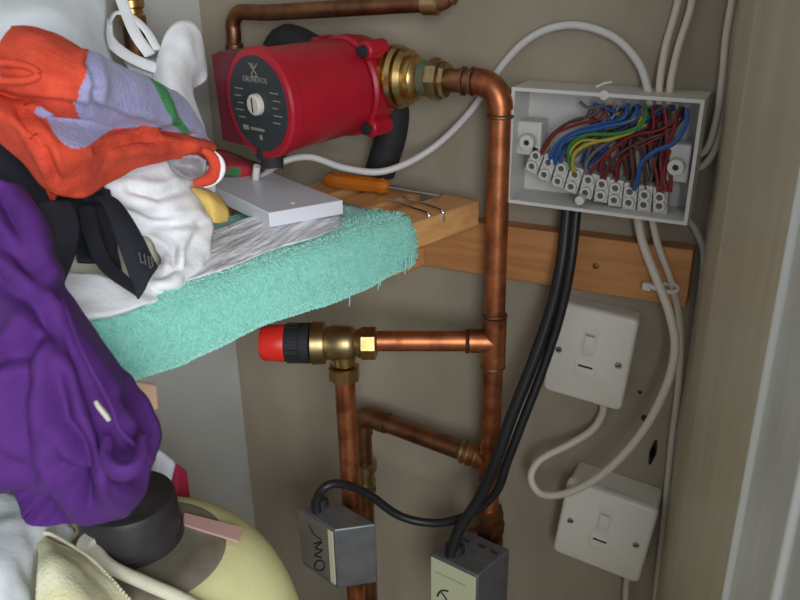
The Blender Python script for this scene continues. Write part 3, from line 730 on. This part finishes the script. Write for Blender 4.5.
# two wire hooks over the edge
for (x, y, w_) in ((427, 213, 'nearer'), (441, 210, 'farther')):
    p = Z(x, y, ZS+.0028); bk = Z(x-38, y-13, ZS+.0028)
    pts = cr([bk, bk*.4+p*.6, p-(p-bk)*.06, p+Vector((.002, -.001, -.0006)), p+Vector((.0028, -.0015, -.004)), p+Vector((.0028, -.0015, -.011))], 5)
    m = MB().ring_tube(pts, .0017, 10)
    tag(m.build('steel_hook', m_chrome), 'bent steel hook pin over the shelf edge, %s' % ('nearer the mint towel' if w_ == 'nearer' else 'nearer the back wall'), 'hook', 'steel hook pins on the shelf edge')
# patterned cloth under the pump
cloth('patterned_cloth', [[(212, 150, .82), (228, 152, .82), (242, 156, .82), (262, 164, .82)], [(212, 162, .80), (228, 162, .79), (242, 165, .79), (262, 170, .80)], [(212, 174, .79), (228, 175, .785), (242, 177, .79), (258, 178, .80)]], m_tiex, res=5, amp=.002)
tag(bpy.data.objects['patterned_cloth'], 'dark red and green patterned cloth tucked under the pump', 'cloth')

# ------------------------------------------------------------------ laundry
ot = thing('orange_towel', 'orange and lilac terry towel with a green patch, heaped on the laundry', 'towel', P(90, 140, .60))
def om(u, v):
    # v runs from lower hem (0) over the crease to the ridge and down behind
    if v < .36:
        if .22 < u < .60 and v > .36-.17*math.sin(((u-.22)/.38)**.8*math.pi): return 1
        return 0
    edge = .40 + .03*math.sin(v*9)
    if u < edge: return 0
    if .70+(.86-v)*.42 < u < .755+(.86-v)*.50 and v > .42: return 2
    return 1
net = [
 [(-30, 112, .50), (25, 168, .50), (48, 190, .505), (82, 197, .52), (105, 186, .54), (135, 168, .56), (175, 160, .60), (212, 160, .63)],
 [(-30, 98, .485), (25, 130, .475), (50, 150, .475), (85, 155, .49), (110, 150, .52), (140, 143, .55), (180, 142, .59), (216, 148, .63)],
 [(-30, 82, .50), (25, 104, .50), (55, 116, .495), (88, 122, .51), (115, 128, .54), (145, 131, .57), (180, 134, .61), (214, 142, .65)],
 [(-30, 76, .485), (25, 93, .475), (55, 104, .475), (88, 106, .49), (115, 115, .52), (145, 124, .55), (178, 129, .60), (208, 138, .645)],
 [(-12, 60, .475), (25, 66, .465), (55, 75, .465), (92, 84, .48), (120, 95, .51), (150, 108, .54), (182, 118, .59), (205, 132, .64)],
 [(10, 27, .492), (26, 27, .49), (50, 34, .49), (88, 52, .50), (120, 66, .53), (148, 78, .56), (180, 96, .61), (201, 124, .66)],
 [(10, 36, .54), (26, 36, .55), (50, 42, .56), (88, 62, .57), (120, 76, .60), (148, 90, .62), (180, 108, .66), (200, 132, .70)],
]
cloth('terry_sheet', net, m_orange, ot, res=22, thick=.004, amp=.0025, freq=28, fold=creases([[(0, 92), (45, 103), (95, 108), (130, 122), (180, 131)], [(20, 115), (45, 150), (60, 185)], [(100, 150), (140, 140), (185, 145)], [(90, 60), (98, 85), (92, 104)]], .004, 4), mats=[m_orange, m_lilac, m_green], matfn=om)
# rolled fold at left, its open mouth showing the inside
mouth = [P(8+30*math.cos(a), 72+9*math.sin(a)+2*math.cos(a), .462) for a in [2*math.pi*k/28 for k in range(29)]]
MB().ring_tube(mouth, .0022, 10, cap=False).build('rolled_edge', m_orange, ot)
MB().add([p+fw*.004 for p in mouth[:28]] + [P(8, 72, .476)], [(k, (k+1) % 28, 28) for k in range(28)]).build('rolled_lining', m_lining, ot, label='pinkish lining inside the rolled fold')
# curled end loop at right
cc = P(198, 168, .600)
arc_ = [cc+rt*math.cos(a)*.0125+up*(math.sin(a)*.0125+.001)+fw*.004*math.cos(a*2) for a in [-1.75+3.0*k/20 for k in range(21)]]
MB().ring_tube(arc_, [.0022+.0032*math.sin(math.pi*k/20) for k in range(21)], 12).build('curled_end', m_orange, ot)
arc2 = [cc+rt*math.cos(a)*.0178+up*(math.sin(a)*.0150+.001)+fw*.003 for a in [-1.35+2.2*k/16 for k in range(17)]]
MB().ring_tube(arc2, [.0010+.0014*math.sin(math.pi*k/16) for k in range(17)], 10).build('white_hem', m_wcl, ot)
cloth('towel_back', [[(168, 160, .612), (182, 156, .606), (196, 155, .604), (207, 160, .606)], [(172, 170, .608), (184, 167, .616), (196, 168, .618), (206, 172, .608)], [(184, 178, .604), (192, 181, .603), (199, 181, .603), (205, 178, .605)]], m_back, ot, res=6, amp=.001, thick=.002, label='pale grey underside of the towel')

wt = thing('white_towel', 'crumpled white cotton towel with a yellow corner under the orange towel', 'towel', P(150, 250, .62))
cloth('white_sheet', [
 [(100, 165, .575), (135, 160, .59), (175, 158, .625), (212, 166, .665)],
 [(105, 185, .565), (140, 180, .58), (178, 178, .615), (214, 190, .655)],
 [(112, 205, .57), (145, 200, .575), (180, 203, .605), (211, 215, .645)],
 [(128, 226, .59), (155, 222, .595), (180, 224, .60), (210, 238, .635)],
 [(150, 240, .60), (168, 240, .595), (186, 246, .595), (209, 258, .625)],
 [(160, 262, .585), (170, 262, .58), (188, 268, .585), (206, 276, .615)],
 [(140, 285, .565), (160, 284, .565), (180, 284, .58), (198, 288, .605)],
 [(90, 300, .545), (125, 302, .55), (155, 300, .565), (185, 297, .60)]], m_wcl, wt, res=14, amp=.003, freq=30, thick=.004, fold=creases([[(112, 208), (150, 224), (205, 222)], [(150, 236), (172, 250), (176, 268), (150, 284)], [(200, 225), (192, 250), (184, 275)], [(130, 190), (160, 196), (190, 186)], [(120, 296), (150, 292), (180, 296)]], .0045, 4.5))
cloth('yellow_corner', [[(190, 186, .618), (206, 189, .620), (220, 196, .640)], [(200, 199, .612), (213, 202, .612), (229, 210, .635)], [(208, 215, .618), (216, 223, .618), (229, 221, .638)]], m_yel, wt, res=6, amp=.001, thick=.003, label='mustard yellow corner')
cloth('inner_fold', [[(60, 225, .60), (100, 225, .61), (150, 225, .62), (172, 240, .63)], [(60, 255, .575), (100, 255, .58), (140, 250, .59), (172, 262, .61)], [(55, 285, .545), (95, 282, .55), (130, 284, .56), (165, 286, .59)]], m_cream, wt, res=7, amp=.006, freq=30, thick=.003)
cloth('lower_sheet', [[(40, 275, .56), (80, 275, .555), (120, 285, .555), (160, 284, .575)], [(50, 300, .54), (85, 297, .54), (120, 300, .545), (165, 298, .575)], [(70, 320, .52), (98, 319, .527), (130, 312, .542), (170, 303, .572)]], m_wcl, wt, res=7, amp=.004, freq=30, thick=.004)
# black waistbands
def band(name, top, bot, label, extra=None):
    t = thing(name, label, 'waistband', P(*top[len(top)//2]))
    cloth('elastic', [top, [((a[0]+b[0])/2, (a[1]+b[1])/2, (a[2]+b[2])/2-.003) for a, b in zip(top, bot)], bot], m_navy, t, res=7, amp=.0008, thick=.003)
    return t
w1_ = band('black_waistband', [(92, 196, .545), (103, 205, .532), (118, 245, .520), (137, 299, .515)], [(108, 194, .55), (122, 203, .54), (142, 235, .530), (158, 267, .525)], 'black elastic waistband standing out of the white towel with faint lettering')
cloth('inner_band', [[(78, 205, .56), (84, 235, .55), (100, 270, .54), (137, 297, .518)], [(95, 205, .565), (100, 235, .555), (112, 262, .545), (140, 288, .522)]], m_navy, w1_, res=7, amp=.0008, thick=.003)
cloth('dark_fabric', [[(60, 170, .56), (85, 182, .56), (110, 190, .56)], [(65, 200, .565), (90, 210, .57), (115, 215, .565)], [(70, 235, .57), (95, 240, .575), (118, 245, .56)], [(78, 262, .56), (100, 265, .565), (122, 275, .545)]], m_navy, w1_, res=7, amp=.003, thick=.003)
m = MB()
for (x0, y0, x1, y1) in ((139, 252, 141, 263), (141, 263, 145, 262), (144, 254, 146, 265), (148, 256, 150, 268), (150, 268, 153, 266), (153, 266, 151, 256)):
    a_, b2_ = P(x0, y0, .5145), P(x1, y1, .5150); m.ring_tube([a_, b2_], .0005, 6)
m.build('faint_lettering', mat('faint_thread', (.09, .085, .08), .8), w1_)
w2_ = band('black_shorts', [(38, 200, .50), (44, 225, .495), (46, 255, .49), (50, 292, .485)], [(72, 200, .515), (79, 222, .51), (76, 250, .505), (64, 285, .50)], 'black elastic waistband of shorts beside the purple garment')
cloth('fabric', [[(-20, 90, .545), (20, 130, .545), (45, 165, .54), (85, 185, .56)], [(-20, 140, .53), (20, 170, .53), (50, 190, .53), (80, 210, .55)], [(-20, 200, .52), (20, 220, .52), (50, 230, .52), (75, 240, .54)], [(0, 260, .52), (25, 270, .52), (45, 280, .51), (65, 280, .52)]], m_navy, w2_, res=7, amp=.005, thick=.003)
# orange corner hanging behind the black cloth
cloth('orange_flap', [[(-10, 120, .512), (20, 150, .515), (40, 170, .52)], [(10, 150, .512), (40, 175, .515), (56, 190, .52)], [(40, 175, .52), (48, 195, .52), (54, 204, .525)]], m_orange, ot, res=6, amp=.001, thick=.003)

# purple garment
pg = thing('purple_garment', 'purple jersey garment hanging over the shelf edge in a bunch', 'garment', P(60, 400, .47))
pcr = creases([[(60, 290), (66, 330), (85, 372), (101, 415), (108, 447), (118, 470), (132, 470), (141, 445)], [(43, 320), (28, 360), (20, 400), (20, 438), (30, 478)],
 [(0, 279), (27, 300), (51, 324), (60, 360)], [(-10, 366), (22, 352), (45, 330)], [(54, 470), (72, 494), (106, 512)], [(74, 470), (84, 495), (92, 518)],
 [(60, 380), (62, 420), (85, 455), (95, 490)], [(-10, 230), (20, 260), (50, 300)], [(0, 190), (18, 230), (35, 262)], [(-10, 440), (5, 460), (25, 480)], [(125, 400), (140, 420), (148, 440)], [(115, 490), (130, 480), (150, 455)]], .0070, 8)
def pf(u, v, p):
    s = pcr(u, v, p)
    s += .0035*math.sin((u*1.0+v*.9)*9+1.2*math.sin(v*4)) * (.3+.7*v)
    s += .0015*math.sin(u*17-v*8+math.sin(u*6)*1.5) * (.2+.8*v)
    d = math.hypot((u-.66)/.20, (v-.74)/.20); s += -.010*math.exp(-d*d*2)        # drooping pocket between folds
    d = math.hypot((u-.38)/.16, (v-.86)/.10); s += -.009*math.exp(-d*d*2)
    return s
cloth('jersey', [
 [(-60, 165, .47), (-30, 168, .46), (-5, 176, .455), (12, 184, .462), (24, 196, .485)],
 [(-60, 220, .46), (-25, 222, .445), (5, 224, .440), (35, 230, .450), (52, 250, .480)],
 [(-60, 280, .45), (-20, 282, .430), (20, 285, .425), (58, 290, .440), (80, 318, .475)],
 [(-60, 340, .44), (-15, 340, .420), (35, 340, .412), (82, 345, .425), (112, 368, .468)],
 [(-60, 400, .44), (-10, 400, .415), (45, 398, .405), (104, 400, .415), (142, 405, .465)],
 [(-60, 440, .44), (-10, 445, .418), (45, 448, .405), (112, 448, .412), (155, 436, .465)],
 [(-50, 470, .45), (0, 478, .430), (50, 490, .412), (108, 492, .418), (149, 470, .470)],
 [(-30, 482, .49), (12, 492, .465), (55, 517, .450), (95, 524, .450), (134, 500, .485)],
 [(-20, 470, .50), (20, 484, .485), (60, 509, .478), (95, 515, .478), (128, 494, .495)]], m_purp, pg, res=20, thick=.003, amp=.0025, freq=22, fold=pf)
m = MB(); m.ring_tube(cr([P(62, 300, .432), P(82, 350, .413), P(100, 385, .409), P(112, 408, .405), P(120, 430, .404), P(140, 450, .412)], 6), .0013, 8); m.build('seam', m_purp, pg)
m = MB()
for k in range(7): m.ring_tube([P(96+k*1.8, 402+k*2.2, .4025), P(99+k*1.6, 408+k*2.0, .4005)], .0011, 6)
m.build('loose_stitching', m_cream, pg, label='pale loose stitching')
# a hanging loop of the garment
m = MB(); pts = cr([P(108, 440, .404), P(107, 458, .398), P(116, 470, .394), (P(130, 470, .396)), P(140, 458, .402), P(143, 440, .410)], 6)
m.ring_tube(pts, [.0028+.0016*math.sin(math.pi*i/(len(pts)-1)) for i in range(len(pts))], 12, flat=1.6); m.build('hanging_loop', m_purp, pg)

# pale cloth and white items at upper left
cloth('pale_bag', [[(-40, -60, .66), (20, -60, .67), (75, -60, .68), (112, -50, .70)], [(-40, -10, .62), (20, -15, .62), (70, -12, .64), (108, 0, .68)], [(-40, 30, .60), (20, 20, .60), (70, 22, .62), (106, 40, .67)], [(-40, 70, .61), (20, 70, .62), (75, 75, .64), (120, 80, .67)], [(-40, 110, .60), (20, 112, .61), (75, 115, .63), (120, 118, .66)], [(-40, 165, .60), (20, 165, .61), (75, 160, .64), (120, 158, .68)]], m_pale, res=8, amp=.006, freq=14, thick=.003)
tag(bpy.data.objects['pale_bag'], 'pale bundled cotton sheet behind the orange towel', 'sheet')
wc = thing('white_garment', 'bright white cotton garment standing folded beside the pump', 'garment', P(185, 80, .74))
cloth('cotton', [
 [(152, 75, .70), (158, 48, .70), (172, 25, .715), (188, 20, .73), (200, 35, .75), (208, 66, .77)],
 [(150, 90, .69), (162, 66, .685), (176, 50, .70), (190, 48, .715), (202, 62, .74), (208, 80, .76)],
 [(158, 105, .68), (170, 88, .675), (182, 80, .69), (190, 84, .715), (192, 94, .74), (190, 96, .76)],
 [(176, 130, .67), (184, 112, .68), (192, 108, .69), (198, 112, .72), (200, 120, .74), (200, 124, .76)],
 [(190, 160, .67), (198, 140, .68), (204, 138, .69), (208, 142, .71), (210, 150, .73), (212, 156, .75)]], m_wcl, wc, res=7, amp=.003, freq=25, thick=.003)
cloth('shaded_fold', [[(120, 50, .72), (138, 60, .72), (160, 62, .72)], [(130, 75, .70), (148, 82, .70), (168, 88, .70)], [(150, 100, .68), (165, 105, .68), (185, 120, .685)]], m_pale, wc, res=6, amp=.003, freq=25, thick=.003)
st = thing('white_strap', 'looped white plastic strap hanging by the far left copper pipe', 'strap', P(130, 30, .72))
def strap(pts, parent, name='band'):
    m = MB(); c = cr([P(*p) for p in pts], 6)
    m.ring_tube(c, .0052, 10, flat=.3); m.build(name, m_wcl, parent)
strap([(106, 20, .70), (108, 38, .695), (122, 52, .69), (140, 62, .69), (156, 68, .70)], st)
strap([(108, 25, .70), (116, 13, .70), (130, 16, .70), (146, 30, .70), (158, 50, .70)], st)
strap([(118, -10, .71), (126, 12, .70), (136, 35, .69), (150, 55, .69)], st, 'hanger_strap')
lp = thing('vertical_copper_pipe', 'short vertical copper pipe with brass joint at far left', 'pipe', P(133, 0, .77))
a_ = P(133, 24, .79); MB().ring_tube([a_, a_+Vector((0, 0, .22))], .0105, 20).build('pipe', m_cop, lp)
MB().lathe(a_+Vector((0, 0, .010)), (0, 0, 1), [(-.012, .011), (-.011, .0135), (-.002, .0135), (.0, .0115), (.004, .0115), (.006, .0135), (.012, .0135), (.013, .011)], 20).build('joint', m_brass, lp)
MB().ring_tube([a_, a_+Vector((0, 0, -.08))], .0105, 16).build('lower_pipe', m_copd, lp)

# ------------------------------------------------------------------ hot water cylinder below
CC = P(132, 535, .635)
zc = CC.z
cy = thing('hot_water_cylinder', 'hot water cylinder in pale yellow foam with a domed top', 'water cylinder', (CC.x, CC.y, 0))
RC = .126
prof = [(0, RC)] + [(zc-.125, RC)] + [(zc-.125+.122*math.sin(a), RC*(.46+.54*math.cos(a))) for a in [math.pi/2*k/14 for k in range(1, 15)]] + [(zc-.0025, .05), (zc-.0025, .001)]
CD = Z(135, 551, zc)
MB().lathe((CD.x, CD.y, .001), (0, 0, 1), prof, 72).build('foam_jacket', m_foam, cy)
MB().lathe((CD.x+.004, CD.y+.004, zc-.008), (0, 0, 1), [(0, .064), (.0055, .063), (.0075, .059), (.0077, .040), (.0077, .001)], 56).build('grimy_disc', m_disc, cy, label='grimy brown disc around the black cap')
ic = thing('immersion_heater_cap', 'round black immersion heater cap on top of the yellow cylinder', 'heater cap', (CC.x, CC.y, zc))
MB().lathe((CC.x+.002, CC.y-.001, zc), (0, 0, 1), [(0, .0395), (.006, .0395), (.007, .0380), (.034, .0375), (.038, .0360), (.039, .033), (.0385, .030), (.041, .024), (.0415, .001)], 48).build('cap', m_capb, ic)
m = MB()
for k in range(3):
    m.lathe((CC.x-.003+.012*math.cos(k*2.1), CC.y+.012*math.sin(k*2.1), zc+.041), (0, 0, 1), [(0, .0065), (.0025, .006), (.003, .001)], 16)
m.build('terminal_boss', m_capb, ic)
# cable from heater across the dome
q = [P(84, 540, .60), P(92, 546, .595), P(110, 566, .585), P(148, 584, .575), P(186, 601, .57), (P(236, 630, .56))]
hc = thing('heater_cable', 'thick cream cable lying over the cylinder in front of the black cap', 'cable', q[2])
MB().ring_tube(cr(q[1:], 6), .0050, 12).build('flex', m_cream, hc)
MB().lathe(q[1], (q[0]-q[1]), [(-.004, .005), (-.003, .008), (.007, .0085), (.009, .006)], 14).build('end_knob', m_white2, hc)
# labels and oddments
def slab_px(name, quad, dep, th, mt, label, cat):
    q = [P(x, y, d) for (x, y), d in zip(quad, dep)]
    n = (q[1]-q[0]).cross(q[3]-q[0]).normalized()
    if n.dot(fw) < 0: n = -n
    lo = [p+n*th for p in q]; m = MB()
    m.add(q+lo, [(0, 1, 2, 3), (4, 7, 6, 5), (0, 4, 5, 1), (1, 5, 6, 2), (2, 6, 7, 3), (3, 7, 4, 0)])
    return tag(m.build(name, mt, bevel=th*.2), label, cat)
slab_px('pink_tag', [(184, 512), (243, 527), (238, 541), (182, 524)], [.655, .640, .620, .645], .003, m_pink, 'flat pink tag lying at the back of the cylinder top', 'tag')
slab_px('white_carton', [(160, 448), (178, 462), (172, 486), (150, 484)], [.70, .71, .70, .69], .02, m_lam, 'small white carton behind the black heater cap', 'carton')
slab_px('crimson_carton', [(177, 462), (188, 470), (194, 512), (176, 506)], [.73, .74, .73, .71], .016, mat('crimson_card', (.40, .02, .06), .6), 'crimson carton beside the white carton behind the cap', 'carton')
slab_px('clothes_peg', [(134, 380), (158, 384), (160, 410), (140, 410)], [.58, .59, .59, .58], .012, m_peach, 'peach coloured clothes peg under the shelf edge', 'peg')
# lower-left laundry
cloth('white_lilac_cloth', [[(-50, 470, .56), (0, 490, .55), (40, 500, .56), (75, 530, .59)], [(-50, 520, .52), (0, 530, .51), (30, 545, .52), (60, 570, .56)], [(-50, 580, .49), (0, 585, .48), (30, 595, .50), (60, 620, .54)], [(-50, 660, .48), (0, 660, .47), (30, 660, .49), (60, 660, .53)]], m_pale, res=9, amp=.007, freq=24, thick=.003)
tag(bpy.data.objects['white_lilac_cloth'], 'pale grey crumpled cloth under the purple garment at bottom left', 'cloth')
yt = thing('yellow_cloth', 'pale yellow cotton cloth with a stitched edge at the bottom left', 'cloth', P(80, 590, .52))
cloth('cotton', [[(36, 534, .54), (52, 535, .54), (75, 548, .55), (98, 565, .56), (135, 605, .56)], [(38, 560, .51), (55, 558, .51), (80, 568, .52), (100, 585, .54), (128, 620, .55)], [(36, 600, .49), (60, 595, .49), (85, 605, .50), (105, 615, .52), (125, 640, .54)], [(36, 660, .47), (60, 660, .47), (85, 660, .48), (105, 665, .50), (122, 680, .53)]], m_pyel, yt, res=8, amp=.003, freq=28, thick=.003)
m = MB(); c3 = cr([P(40, 533, .538), P(52, 534, .538), P(75, 547, .548), P(98, 564, .558), P(135, 604, .558)], 14)
for i, p in enumerate(c3): m.lathe(p-fw*.001, up, [(-.0012, .0006), (0, .0014), (.0012, .0006)], 8)
m.build('edge_stitching', m_cream, yt)
